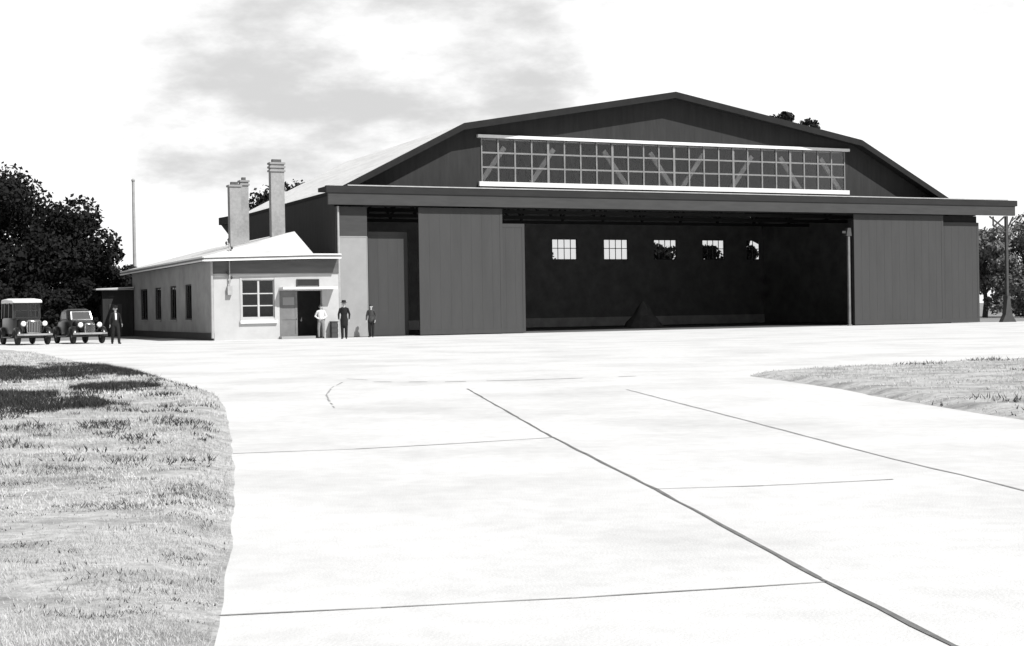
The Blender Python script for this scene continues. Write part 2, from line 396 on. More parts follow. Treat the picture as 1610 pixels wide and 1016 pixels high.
WR = blob_mask([(1560, 572, 80, 3), (1610, 570, 30, 4), (1450, 578, 60, 1.5), (1560, 640, 40, 5), (1600, 655, 20, 4), (1480, 640, 14, 3), (1600, 590, 15, 2)])
V, T = blades(RIGHTV, [(5, 22, 12, 40, 90000, .02, .08, .018)], WR)
tag(fast_mesh('weeds', V, T, MAT['weed']), 'dark weed tufts along the edge of the right verge', 'weeds', kind='stuff')

# ------------------------------------------------------------------ hangar (local x along the facade, y into the building)
hangar = empty('hangar', loc(0, 0), ANG)
tag(hangar, 'big dark timber aircraft hangar with gable windows and open sliding doors', 'hangar')
CU, DEEP = 19.3, 21.2
PROF = [(-20.9, 7.8), (-13.5, 11.58), (0, 13.95), (13.5, 11.58), (20.9, 7.8)]
def roof_z(u):
    u = abs(u - CU)
    return 13.95 - 2.37 * u / 13.5 if u < 13.5 else 11.58 - 3.78 * (u - 13.5) / 7.4
W0, W1, WB, WT = 7.15, 32.1, 8.50, 10.94
b = MB(); y0, y1 = 1.2, 1.42; e = .12          # front gable, round the window band
P_ = lambda u: (u, roof_z(u) - e)
b.prism([(-1.2, 7.9), (W0, 7.9), P_(W0), P_(5.8), P_(-.7)], y0, y1)
b.prism([(W1, 7.9), (39.2, 7.9), P_(39.1), P_(32.8), P_(W1)], y0, y1)
b.prism([(W0, WT), (W1, WT), P_(W1), P_(CU), P_(W0)], y0, y1)
b.box(W0, W1, y0, y1, 7.9, WB)
b.build('gable_wall', MAT['gable'], hangar)
b = MB()                                          # roof: four slopes, pale above and dark below, dark verge edge
for (ua, za), (ub, zb) in zip(PROF[:-1], PROF[1:]):
    t = .22
    vs = [(CU + ua, .35, za), (CU + ub, .35, zb), (CU + ub, DEEP + .6, zb), (CU + ua, DEEP + .6, za)]
    b.add(vs, [(0, 1, 2, 3)], 0)
    lo = [(x, y, z - t) for x, y, z in vs]
    b.add(lo, [(3, 2, 1, 0)], 1)
    b.add(vs + lo, [(0, 4, 5, 1), (2, 6, 7, 3)], 1)
b.add([(CU - 20.9, .35, 7.8), (CU - 20.9, DEEP + .6, 7.8), (CU - 20.9, DEEP + .6, 7.58), (CU - 20.9, .35, 7.58)], [(0, 1, 2, 3)], 1)
b.add([(CU + 20.9, .35, 7.8), (CU + 20.9, DEEP + .6, 7.8), (CU + 20.9, DEEP + .6, 7.58), (CU + 20.9, .35, 7.58)], [(0, 1, 2, 3)], 1)
b.build('roof', [MAT['roof'], MAT['under']], hangar)
b = MB()
for (ua, za), (ub, zb) in zip(PROF[:-1], PROF[1:]):
    b.add([(CU + ua, y, za + d) for y in (.29, .347) for d in (-.34, .03)] + [(CU + ub, y, zb + d) for y in (.29, .347) for d in (-.34, .03)],
          [(0, 1, 5, 4), (2, 6, 7, 3), (1, 3, 7, 5), (0, 4, 6, 2), (0, 2, 3, 1), (4, 5, 7, 6)])
b.build('bargeboard', MAT['under'], hangar)
for s in (0, 1):
    u0 = -1.7 if s == 0 else 39.5
    MB().box(u0, u0 + .25, .3, DEEP, 0, 7.55).build('side_wall', MAT['gable'], hangar)
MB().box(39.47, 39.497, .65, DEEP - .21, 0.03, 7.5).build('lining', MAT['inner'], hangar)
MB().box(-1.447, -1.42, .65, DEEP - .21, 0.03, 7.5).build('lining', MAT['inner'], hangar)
MB().box(-1.7, 0, 0, .25, 0, 6.9).build('front_wall', MAT['fascia'], hangar)
bb = MB().box(-1.52, -.06, -.06, -.003, 0.03, 5.28)
bb.box(-1.56, -1.523, -.075, -.003, 0.03, 5.32).box(-.057, -.02, -.075, -.003, 0.03, 5.32).box(-1.52, -.06, -.075, -.003, 5.283, 5.34)
tag(bb.build('wall_panel', MAT['palepanel'], hangar), 'tall pale grey panel at the left end of the hangar front')
MB().tube((-1.62, -.09, 0), (-1.62, -.09, 6.9), .06, n=10).build('downpipe', MAT['palesteel'], hangar)
# rear wall with five window openings
RW = [(21.2, 2.05), (25.45, 2.05), (29.7, 2.0), (33.95, 2.0), (37.95, 1.25)]
ZB, ZT = 4.9, 6.42
b = MB(); y0, y1 = DEEP - .2, DEEP
b.box(-1.45, 39.5, y0, y1, 0, ZB); b.prism([(-1.45, ZT), (39.5, ZT), (39.4, 7.55), P_(32.8), P_(CU), P_(5.8), (-1.4, 7.55)], y0, y1)
x = -1.45
for u, w in RW: b.box(x, u, y0, y1, ZB, ZT); x = u + w
b.box(x, 39.5, y0, y1, ZB, ZT)
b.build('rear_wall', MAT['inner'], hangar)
MB().box(-1.44, 39.49, y0 - .06, y0 - .003, 0.02, .68).build('plinth', MAT['plinth'], hangar)
for u, w in RW:
    f = MB(); t = .05; ya, yb = DEEP - .16, DEEP - .06
    f.box(u + .002, u + t, ya, yb, ZB + .002, ZT - .002).box(u + w - t, u + w - .002, ya, yb, ZB + .002, ZT - .002)
    f.box(u + t, u + w - t, ya, yb, ZB + .002, ZB + t).box(u + t, u + w - t, ya, yb, ZT - t, ZT - .002)
    nx = 4 if w > 1.5 else 2
    for k in range(1, nx): f.box(u + w * k / nx - .018, u + w * k / nx + .018, ya + .02, yb - .02, ZB + t, ZT - t)
    zm = (ZB + ZT) / 2 + .08; f.box(u + t, u + w - t, ya + .024, yb - .024, zm - .025, zm + .025)
    fo = f.build('window', MAT['steel'], hangar)
    MB().box(u + t, u + w - t, ya + .048, ya + .052, ZB + t, ZT - t).build('pane', MAT['glass'], fo)
b = MB().prism([(DEEP + .01, 7.85), (25.6, 7.95), (25.6, 7.45), (DEEP + .01, 7.35)], -2.0, 39.9, axis='x')
b.build('canopy', MAT['gable'], hangar)
for u in (-1.9, 8.5, 19, 29.5, 39.6):
    MB().prism([(DEEP + .01, 7.34), (25.3, 7.43), (DEEP + .5, 6.1), (DEEP + .01, 6.1)], u, u + .15, axis='x').build('bracket', MAT['gable'], hangar)
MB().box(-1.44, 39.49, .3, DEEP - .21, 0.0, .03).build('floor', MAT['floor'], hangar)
# door track beam across the front and its little roof
b = MB().box(-2.25, 44.55, -.45, -.25, 6.97, 7.58)
b.build('track_beam', MAT['fascia'], hangar)
b = MB().box(-2.36, 44.7, -.50, -.25, 7.583, 7.95).box(-2.3, 44.6, -.248, 1.19, 7.72, 7.93)
b.build('beam_capping', MAT['fascia_dark'], hangar)
MB().box(-1.2, 43.9, -.53, -.40, 7.953, 8.01).build('flashing', MAT['palesteel'], hangar)
MB().box(-1.7, 41.9, .30, .62, 6.97, 7.69).build('lintel_beam', MAT['under'], hangar)
# doors
def sliding_door(u0, u1, z1, v, boards=True):
    d = MB().box(u0, u1, v, v + .06, .05, z1)
    p = .012
    d.box(u0, u0 + .16, v - p, v - .002, .05, z1).box(u1 - .16, u1, v - p, v - .002, .05, z1)
    d.box(u0 + .16, u1 - .16, v - p, v - .002, z1 - .2, z1).box(u0 + .16, u1 - .16, v - p, v - .002, .05, .3)
    n = max(1, int((u1 - u0) / .55)); st = (u1 - u0) / n
    for k in range(1, n): d.box(u0 + st * k - .012, u0 + st * k + .012, v - .005, v - .002, .3, z1 - .2)
    o = d.build('sliding_door', MAT['door'], hangar)
    MB().box(u0 + .05, u1 - .05, v + .062, v + .12, .12, .26).build('bottom_rail', MAT['steel'], o)
    return o
sliding_door(.35, 2.60, 5.64, .95)
sliding_door(2.87, 7.80, 6.90, -.12)
sliding_door(2.95, 9.25, 6.10, .12)
sliding_door(31.72, 38.8, 6.93, -.12)
sliding_door(31.80, 41.95, 6.52, .12)
MB().box(38.85, 41.85, .20, .28, 6.40, 6.94).build('head_board', MAT['under'], hangar)
gp = MB().box(31.10, 31.24, -.36, -.22, 0, 5.55).box(31.05, 31.29, -.38, -.20, 0, .10).build('guide_post', MAT['midsteel'], hangar)
MB().prism([(30.95, 5.55), (31.35, 5.55), (31.28, 6.05), (31.06, 6.05)], -.4, -.16).box(30.70, 30.95, -.32, -.26, 5.72, 5.86).build('post_head', MAT['steel'], gp)
# outrigger carrying the track past the right corner
tp = MB().box(43.78, 43.96, -.42, -.26, 0, 6.94).build('track_post', MAT['steel'], hangar)
b = MB(); K = .47
for a, c in (((43.3, -.34, 6.1), (42.0, -.34, 6.9)), ((43.5, -.34, 6.1), (44.0, -.34, 6.9)), ((42.35, -.34, 6.25), (43.25, -.34, 6.9)), ((43.3, -.34, 5.9), (42.3, -.34, 6.3)), ((42.3, -.34, 6.28), (42.3, -.34, 6.9))):
    b.bar((a[0] + K, a[1], a[2]), (c[0] + K, c[1], c[2]), .08)
b.build('lattice_brace', MAT['steel'], tp)
MB().prism([(43.3, 0), (44.5, 0), (44.15, .5), (43.97, 1.7), (43.77, 1.7), (43.6, .5)], -.5, -.16).build('post_footing', MAT['steel'], tp)

# gable window band
gw = MB(); n = 24; ya, yb = 1.14, 1.24
for k in range(n + 1):
    u = W0 + (W1 - W0) * k / n; w = .045 if k % 4 else .07
    gw.box(max(W0, u - w), min(W1, u + w), ya, yb, WB, WT)
for k in (1, 2):
    z = WB + (WT - WB) * k / 3; gw.box(W0 + .07, W1 - .07, ya + .012, yb - .012, z - .045, z + .045)
gwo = gw.build('gable_window', MAT['mullion'], hangar)
MB().box(W0 + .01, W1 - .01, ya + .05, ya + .054, WB + .003, WT - .003).build('glass', MAT['gableglass'], gwo)
MB().box(W0 - .25, W1 + .25, .96, 1.195, WT + .003, WT + .17).build('lintel', MAT['white'], gwo)
MB().box(W0 - .2, W1 + .2, .98, 1.195, WB - .26, WB - .003).build('sill', MAT['white'], gwo)
b = MB(); yt = 1.62
tr = [(-1, 8.5, 10.9)]
span = (W1 - W0) / 12
dirs = [1, 1, -1, 0, -1, -1, 1, 0, 1, -1, -1, 0]
for px, dr in ((777, 1), (848, 1), (957, -1), (1028, -1), (1078, 1), (1158, 1), (1240, -1), (1310, -1)):
    uc = W0 + (px - 757) / 571 * (W1 - W0); hw = .75
    b.bar((uc - hw, yt, 8.5 if dr > 0 else 10.5), (uc + hw, yt, 10.5 if dr > 0 else 8.5), .27, .12)
b.box(W0 - 1, W1 + 1, yt - .06, yt + .06, 8.20, 8.36).box(W0 - 1, W1 + 1, yt - .06, yt + .06, 10.9, 11.05)
b.build('roof_truss', MAT['truss'], hangar)
for v in (6.0, 10.5, 15.0):                       # plain dark trusses deeper in
    b = MB(); b.box(-1.4, 39.4, v - .1, v + .1, 7.1, 7.3)
    for k in range(12):
        ua = 0.5 + k * 3.1; zt = roof_z(ua + 1.5) - .5
        b.bar((ua, v, 7.3), (ua + 1.55, v, zt), .12); b.bar((ua + 1.55, v, zt), (ua + 3.1, v, 7.3), .12)
    b.build('roof_truss', MAT['under'], hangar)

heap = MB()                                       # canvas-covered peaked stack inside
r = random.Random(3); secs = []
for z, s in ((0, 1.25), (.35, 1.08), (.8, .72), (1.25, .40), (1.6, .17), (1.72, .05)):
    secs.append([(math.cos(a) * s * 1.05 * r.uniform(.88, 1.12), math.sin(a) * s * .8 * r.uniform(.88, 1.12), z) for a in [2 * math.pi * k / 14 for k in range(14)]])
heap.loft(secs)
ho = heap.build('covered_stack', MAT['tarp'], None); ho.location = loc(23.0, 11, .03); ho.rotation_euler = (0, 0, ANG)
tag(ho, 'dim peaked grey shape standing inside the open dark hangar', 'covered stack')

# ------------------------------------------------------------------ annex (office building) against the hangar's left side
ann = empty('office_building', loc(0, 0), ANG)
tag(ann, 'low pale office building with white hipped roof against the hangar', 'building')
L0, L1, F0, BK, HT = -8.3, -1.72, -.3, 23.2, 4.05
b = MB(); ya, yb = F0, F0 + .3                     # front wall with window and entrance openings
wu0, wu1, wz0, wz1 = -6.85, -5.16, 1.12, 3.07
du0, du1, dz1 = -4.90, -2.62, 2.48
b.box(L0, wu0, ya, yb, 0, HT).box(wu0, wu1, ya, yb, 0, wz0).box(wu0, wu1, ya, yb, wz1, HT).box(wu1, du0, ya, yb, 0, HT)
b.box(du0, du1, ya, yb, dz1, HT).box(du1, L1, ya, yb, 0, HT)
b.build('front_wall', MAT['palewall'], ann)
MB().box(L0 - .04, L1, F0 - .05, F0 - .003, 3.38, HT + .1).build('eave_shade', MAT['eave_shade'], ann)  # dark band painted in where the eave shadow falls
SW = [(4.95, 6.65), (9.05, 10.9), (13.5, 15.5), (17.9, 20.4)]
sz0, sz1 = 1.06, 2.98
b = MB(); xa, xb = L0, L0 + .3; y = F0 + .303
for v0, v1 in SW: b.box(xa, xb, y, v0, 0, HT).box(xa, xb, v0, v1, 0, sz0).box(xa, xb, v0, v1, sz1, HT); y = v1
b.box(xa, xb, y, BK, 0, HT)
b.build('side_wall', MAT['shadewall'], ann)  # shade of the unsunlit side is partly in this wall's colour
MB().box(L0 + .303, -1.75, BK - .3, BK, 0, HT).build('back_wall', MAT['shadewall'], ann)
MB().box(L0 + .31, -1.75, 2.6, 2.75, 0, HT).build('partition', MAT['inner'], ann)
MB().box(L0 + .31, -1.75, F0 + .31, BK - .31, 0.01, .05).build('floor', MAT['floor'], ann)
MB().box(L0 - .06, L0 - .003, F0 - .05, BK, 0.0, .38).build('plinth', MAT['darktrim'], ann)
for v0, v1 in SW:
    f = MB(); xx = L0 + .06; t = .08
    f.box(xx, xx + .08, v0 + .002, v0 + t, sz0 + .002, sz1 - .002).box(xx, xx + .08, v1 - t, v1 - .002, sz0 + .002, sz1 - .002)
    f.box(xx, xx + .08, v0 + t, v1 - t, sz0 + .002, sz0 + t).box(xx, xx + .08, v0 + t, v1 - t, sz1 - t, sz1 - .002)
    vm = (v0 + v1) / 2; f.box(xx + .01, xx + .07, vm - .03, vm + .03, sz0 + t, sz1 - t)
    fo = f.build('window', MAT['darktrim'], ann)
    MB().box(xx + .03, xx + .04, v0 + t, v1 - t, sz0 + t, sz1 - t).build('pane', MAT['smokeglass'], fo)
    MB().box(L0 - .08, L0 - .003, v0 - .08, v1 + .08, sz0 - .09, sz0 - .003).build('sill', MAT['shadewall'], fo)
# front window: two casements of three panes
f = MB(); yy = F0 + .08; t = .05
f.box(wu0 + .002, wu0 + t, yy, yy + .08, wz0 + .002, wz1 - .002).box(wu1 - t, wu1 - .002, yy, yy + .08, wz0 + .002, wz1 - .002)
f.box(wu0 + t, wu1 - t, yy, yy + .08, wz0 + .002, wz0 + t).box(wu0 + t, wu1 - t, yy, yy + .08, wz1 - t, wz1 - .002)
um = (wu0 + wu1) / 2 + .03
f.box(um - .05, um + .05, yy - .01, yy + .07, wz0 + t, wz1 - t)
for zb_ in (1.74, 2.36): f.box(wu0 + t, um - .052, yy + .012, yy + .06, zb_ - .028, zb_ + .028).box(um + .052, wu1 - t, yy + .012, yy + .06, zb_ - .028, zb_ + .028)
fo = f.build('window', MAT['framegrey'], ann)
MB().box(wu0 + t, wu1 - t, yy + .035, yy + .04, wz0 + t, wz1 - t).build('pane', MAT['smokeglass'], fo)
MB().box(wu0 - .12, wu1 + .12, F0 - .14, F0 - .003, .84, wz0 - .12).build('sill', MAT['white'], fo)
MB().box(wu0 - .10, wu0 - .003, F0 - .03, F0 - .003, wz0 - .1, wz1 + .1).build('casing', MAT['palewall'], fo)
MB().box(wu1 + .003, wu1 + .10, F0 - .03, F0 - .003, wz0 - .1, wz1 + .1).build('casing', MAT['palewall'], fo)
# entrance
dl = MB().box(du0 + .02, -3.95, F0 + .05, F0 + .11, .05, dz1 - .02)
dl.box(du0 + .02, du0 + .14, F0 + .03, F0 + .048, .05, dz1 - .02).box(-4.07, -3.95, F0 + .03, F0 + .048, .05, dz1 - .02)
dl.box(du0 + .14, -4.07, F0 + .03, F0 + .048, 1.0, 1.12).box(du0 + .14, -4.07, F0 + .03, F0 + .048, .05, .25).box(du0 + .14, -4.07, F0 + .03, F0 + .048, dz1 - .14, dz1 - .02)
do = dl.build('door', MAT['greydoor'], ann)
MB().ball((-4.0, F0 + .0, 1.06), .035).build('handle', MAT['chrome'], do)
MB().box(du0 + .18, -4.11, F0 + .035, F0 + .045, 1.75, 2.15).build('door_pane', MAT['palepanel'], do)
MB().box(-4.9, -2.0, F0 - .75, F0 - .003, 2.55, 2.66).build('porch_hood', MAT['white'], ann)
MB().box(-4.95, -3.15, F0 - .5, F0 - .003, 0.006, .14).build('doorstep', MAT['palepanel'], ann)
sb = MB().box(-3.95, -2.83, F0 - .06, F0 - .003, 2.74, 3.04).build('name_board', MAT['black'], ann)
MB().box(-3.99, -3.952, F0 - .075, F0 - .003, 2.70, 3.08).box(-2.828, -2.79, F0 - .075, F0 - .003, 2.70, 3.08).box(-3.95, -2.83, F0 - .075, F0 - .003, 3.042, 3.08).build('board_frame', MAT['darktrim'], sb)
MB().tube((L0 - .1, F0 - .1, .12), (L0 - .1, F0 - .1, 4.0), .065, n=10).build('downpipe', MAT['palesteel'], ann)
ib = MB().bar((-7.5, F0 - .16, 2.35), (-7.5, F0 - .16, 4.9), .05)
for z in (2.6, 3.3): ib.bar((-7.5, F0, z), (-7.5, F0 - .16, z), .05)
ib.box(-7.62, -7.38, F0 - .22, F0 - .003, 2.30, 2.75); ib.build('cable_bracket', MAT['palesteel'], ann)
for z, dx in ((4.85, -.14), (4.6, .14), (3.35, -.12), (3.1, .1)): ins = MB().lathe([(.02, 0), (.06, .03), (.05, .08), (.065, .1), (.02, .16)], (-7.5 + dx, F0 - .16, z), 'z', 10).bar((-7.5, F0 - .16, z), (-7.5 + dx, F0 - .16, z), .03); ins.build('insulator', MAT['darktrim'], ann)
# roof
E0, E1, EF, EB, ZE = -8.92, -3.25, -1.0, 23.9, 4.36
ZL = 4.22
A = (-3.42, 1.9, 5.68); B = (-3.42, 22.0, 5.68)
cs = [(E0, EF, ZL), (E1, EF, ZE), (E1, EB, ZE), (E0, EB, ZL)]
b = MB(); b.add(cs + [A, B], [(0, 1, 4), (1, 2, 5, 4), (2, 3, 5), (3, 0, 4, 5)], 0)
lo = [(x, y, z - .16) for x, y, z in cs]
b.add(cs + lo, [(0, 4, 5, 1), (1, 5, 6, 2), (2, 6, 7, 3), (3, 7, 4, 0)], 1); b.add(lo, [(3, 2, 1, 0)], 1)
b.box(E1 + .003, -1.76, EF, 4.0, 4.20, 4.36, 1).box(E1 + .003, -1.76, 4.003, 23, 4.1, 4.2, 1)
b.add([(E1, EF, 4.366), (-1.76, EF, 4.366), (-1.76, 4, 4.366), (E1, 4, 4.366)], [(0, 1, 2, 3)], 0)
ro = b.build('roof', [MAT['annexroof'], MAT['greytrim']], ann)
gt = MB()
def strip(p, q, z0, z1, out):
    p = Vector(p); q = Vector(q); d = (q - p).normalized(); nrm = Vector((d.y, -d.x, 0)) * out
    vs = []
    for c in (p, q):
        for o_, dz in ((0, z0), (0, z1), (1, z1), (1, z0)): vs.append((c.x + nrm.x * o_, c.y + nrm.y * o_, c.z + dz))
    gt.add(vs, [(0, 1, 2, 3), (7, 6, 5, 4)] + [(i, i + 4, (i + 1) % 4 + 4, (i + 1) % 4) for i in range(4)])
for dz in (-.06, -.24):
    strip((E0 - .003, EF - .003, ZL), (E1, EF - .003, ZE), dz, dz + .075, .05)
    strip((E1 + .002, EF - .003, ZE), (-1.78, EF - .003, ZE), dz, dz + .075, .05)
    strip((E0 - .003, EB, ZL), (E0 - .003, EF, ZL), dz, dz + .075, .05)
gt.build('gutter', MAT['white'], ann)
def chimney(u0, u1, v0, v1, z0, z1, caps):
    c = MB().box(u0, u1, v0, v1, z0, z1 - .05)
    o = c.build('chimney', MAT['chimney'], ann)
    k = MB()
    for i in range(caps):
        zc = z1 - .13 - i * .2; k.box(u0 - .06, u1 + .06, v0 - .06, v1 + .06, zc, zc + .1)
    k.build('cap', MAT['palepanel'], o)
    MB().box(u0 + .12, u1 - .12, v0 + .12, v1 - .12, z1 - .06, z1 + .14).build('flue', MAT['soot'], o)
chimney(-4.30, -3.56, 3.2, 3.65, 5.0, 9.5, 3)
chimney(-6.12, -5.50, 5.0, 5.5, 4.6, 8.40, 1)
chimney(-4.76, -4.32, 8.0, 8.5, 5.0, 8.95, 2)
# little rear shed
shed = empty('shed', loc(0, 0), ANG)
tag(shed, 'small dark shed with pale eave at the far end of the office', 'shed')
s = MB().box(-10.3, L0 - .07, 22.6, 25.8, 0, 3.0); s.build('wall', MAT['gable'], shed)
MB().prism([(-10.75, 3.02), (L0 - .07, 3.12), (L0 - .07, 3.2), (-10.75, 3.10)], 22.2, 26.2).build('roof', MAT['annexroof'], shed)
MB().box(-9.9, -9.1, 22.55, 22.597, .05, 2.1).build('door', MAT['darktrim'], shed)
MB().box(-10.78, L0 - .1, 22.14, 22.197, 3.0, 3.06).build('gutter', MAT['palesteel'], shed)

# crate beside the entrance
cr = MB().box(0, .32, 0, .35, 0, .82)
for z in (.02, .28, .54): cr.box(-.015, .335, -.015, -.002, z, z + .2)
cr.box(-.02, .34, -.02, .37, .822, .87)
co = cr.build('bin', MAT['darktrim']); co.location = loc(-2.25, -.72, .006); co.rotation_euler = (0, 0, ANG)
tag(co, 'small dark lidded bin at the right of the office entrance', 'bin')
# flagpole
fp = empty('flagpole', Vector((-27.6, 105.0, 0)))
tag(fp, 'tall thin pale pole rising behind the office roof', 'pole')
MB().tube((0, 0, 0), (0, 0, 11.2), .15, .10, 12).build('pole', MAT['palesteel'], fp)
MB().ball((0, 0, 11.24), .14).build('finial', MAT['palesteel'], fp)
MB().lathe([(.4, 0), (.4, .15), (.2, .3), (.15, .32)], (0, 0, 0), 'z', 14).build('base', MAT['palepanel'], fp)

# ------------------------------------------------------------------ trees
def crown_mesh(h, r, base, n, leaf, seed, squash=1.0, clumps=26, name='crown', m=None, parent=None):
    q = np.random.default_rng(seed)
    cz = (h + base) / 2; rz = (h - base) / 2
    d = q.normal(size=(clumps, 3)); d /= np.linalg.norm(d, axis=1)[:, None]
    rad = q.uniform(.25, .86, clumps)[:, None] ** .8
    cc = d * rad * np.array([r, r * squash, rz]) + np.array([0, 0, cz])
    taper = np.clip(1 - (cc[:, 2] - cz) / rz * .25, .6, 1.2); cc[:, :2] *= taper[:, None]
    cr = q.uniform(.22, .42, clumps) * min(r, rz)
    k = q.integers(0, clumps, n); d = q.normal(size=(n, 3)); d /= np.linalg.norm(d, axis=1)[:, None]
    p = cc[k] + d * (cr[k] * q.uniform(.45, 1.12, n) ** .6)[:, None] * np.array([1, 1, .8])
    p[:, 2] = np.maximum(p[:, 2], .05 + leaf * .3)
    nn = d + q.normal(size=(n, 3)) * .7; nn /= np.linalg.norm(nn, axis=1)[:, None]
    t = np.cross(nn, q.normal(size=(n, 3))); t /= np.linalg.norm(t, axis=1)[:, None]; bt = np.cross(nn, t)
    s = (leaf * q.uniform(.5, 1.3, n))[:, None]
    V = np.stack([p - t * s * .5, p + bt * s * .32, p + t * s * .6, p - bt * s * .32], 1).reshape(-1, 3)
    return fast_mesh(name, V, np.arange(4 * n).reshape(-1, 4), m or MAT['leaf'], parent), cc
def tree(x, y, h, r, base, n, leaf, seed, label, group=None, m=None, name='tree', cat='tree', trunk=.25, clumps=26):
    t = empty(name, (x, y, 0)); tag(t, label, cat, group)
    cr, cc = crown_mesh(h, r, base, n, leaf, seed, m=m, parent=t, clumps=clumps)
    b = MB(); q = random.Random(seed); top = Vector((q.uniform(-.2, .2), q.uniform(-.2, .2), h * .75)); p = Vector((0, 0, 0)); rr = trunk
    for i in range(1, 6):
        nx = top * (i / 5) + Vector((q.uniform(-.12, .12), q.uniform(-.12, .12), 0)) * r * .3; b.tube(p, nx, rr, rr * .78, 9); p = nx; rr *= .78
    for c in cc[::2]:
        c = Vector(c); s0 = top * min(.95, max(.25, (c.z / h) * .75)); b.tube(s0, c, trunk * .32, trunk * .06, 6)
    b.build('trunk', MAT['bark'], t)
    return t
G = 'dark trees at the left behind the cars'
tree(-34.3, 96, 12.5, 6.4, .8, 30000, .32, 1, 'largest dark leafy tree at the left edge behind the cars', G, trunk=.4, clumps=46)
tree(-31.0, 99, 9.4, 3.6, .6, 15000, .30, 2, 'middle sized dark tree right of the largest one', G, trunk=.3, clumps=34)
tree(-29.0, 100, 7.2, 2.6, .4, 10000, .28, 3, 'smaller dark tree between the middle tree and the pole', G, trunk=.2)
tree(-27.1, 101, 5.3, 1.9, .3, 7000, .26, 4, 'smallest dark tree next to the thin pole', G, trunk=.16)
G2 = 'dark bushes behind the parked cars'
for i, (x, y, h, r, lb) in enumerate([(-33.5, 90, 4.4, 2.3, 'broad dark bush behind the white roofed car'), (-30.2, 92, 3.9, 2.2, 'dark bush behind the rounded saloon car'), (-27.6, 94, 3.8, 1.9, 'dark bush behind the man walking by the cars')]):
    tree(x, y, h, r, 0, 8000, .26, 20 + i, lb, G2, name='bush', cat='bush', trunk=.1)
tree(-18.0, 113, 13.0, 4.6, 3, 9000, .34, 31, 'dark tree whose ragged top peeps over the roof behind chimneys', m=MAT['leaf'], trunk=.35)
tree(24.6, 126, 19.9, 3.2, 6, 9000, .36, 32, 'tall dark tree peeping above the right slope of hangar roof', m=MAT['leaf'], trunk=.4)
GR = 'grey trees beyond the right end of the hangar'
tree(41.0, 124, 8.4, 3.2, .2, 12000, .30, 33, 'grey leafy tree just past the right end of hangar doors', GR, MAT['leaf_mid'])
tree(45.8, 128, 9.3, 3.6, .2, 12000, .32, 34, 'grey leafy tree at the right edge beyond the track post', GR, MAT['leaf_mid'])
tree(43.2, 119, 4.6, 2.4, 0, 8000, .26, 35, 'low grey bush at the foot of the right track post', GR, MAT['leaf_mid'], name='bush', cat='bush', trunk=.1)
GW = 'trees behind the hangar seen through its rear windows'
for i, (x, h, r, lb) in enumerate([(2.9, 8.3, 2.0, 'dark tree seen through the left side of first rear window'), (13.9, 8.6, 1.9, 'thin tree seen through the third rear window'), (18.1, 8.9, 2.6, 'leafy tree filling most of the fourth rear window'), (21.2, 9.2, 1.5, 'tree seen beside the narrow fifth rear window')]):
    tree(x, 131, h, r, 1.5, 2200, .40, 41 + i, lb, GW, trunk=.15, clumps=16)

# ------------------------------------------------------------------ cars
def rrect(y, x, z0, z1, rt, rb=.06, n=4):
    """rounded section across the car at station y"""
    pts = []
    for cx, cz, r, a0 in ((x - rb, z0 + rb, rb, -90), (x - rt, z1 - rt, rt, 0), (-x + rt, z1 - rt, rt, 90), (-x + rb, z0 + rb, rb, 180)):
        for k in range(n + 1):
            a = math.radians(a0 + 90 * k / n); pts.append((cx + r * math.cos(a), y, cz + r * math.sin(a)))
    return pts
def fender(side, yc, r, w, a0, a1, m, parent, x, tail=None):
    f = MB(); secs = []
    pts = [(yc + r * math.cos(math.radians(a)), .36 + r * math.sin(math.radians(a))) for a in np.linspace(a0, a1, 12)]
    if tail: pts.append(tail)
    for y, z in pts:
        secs.append([(side * (x - w / 2), y, z - .03), (side * (x + w / 2), y, z - .07), (side * (x + w / 2 - .03), y, z - .01), (side * x, y, z + .035), (side * (x - w / 2), y, z + .01)])
    f.loft(secs); return f.build('fender', m, parent, smooth=True)
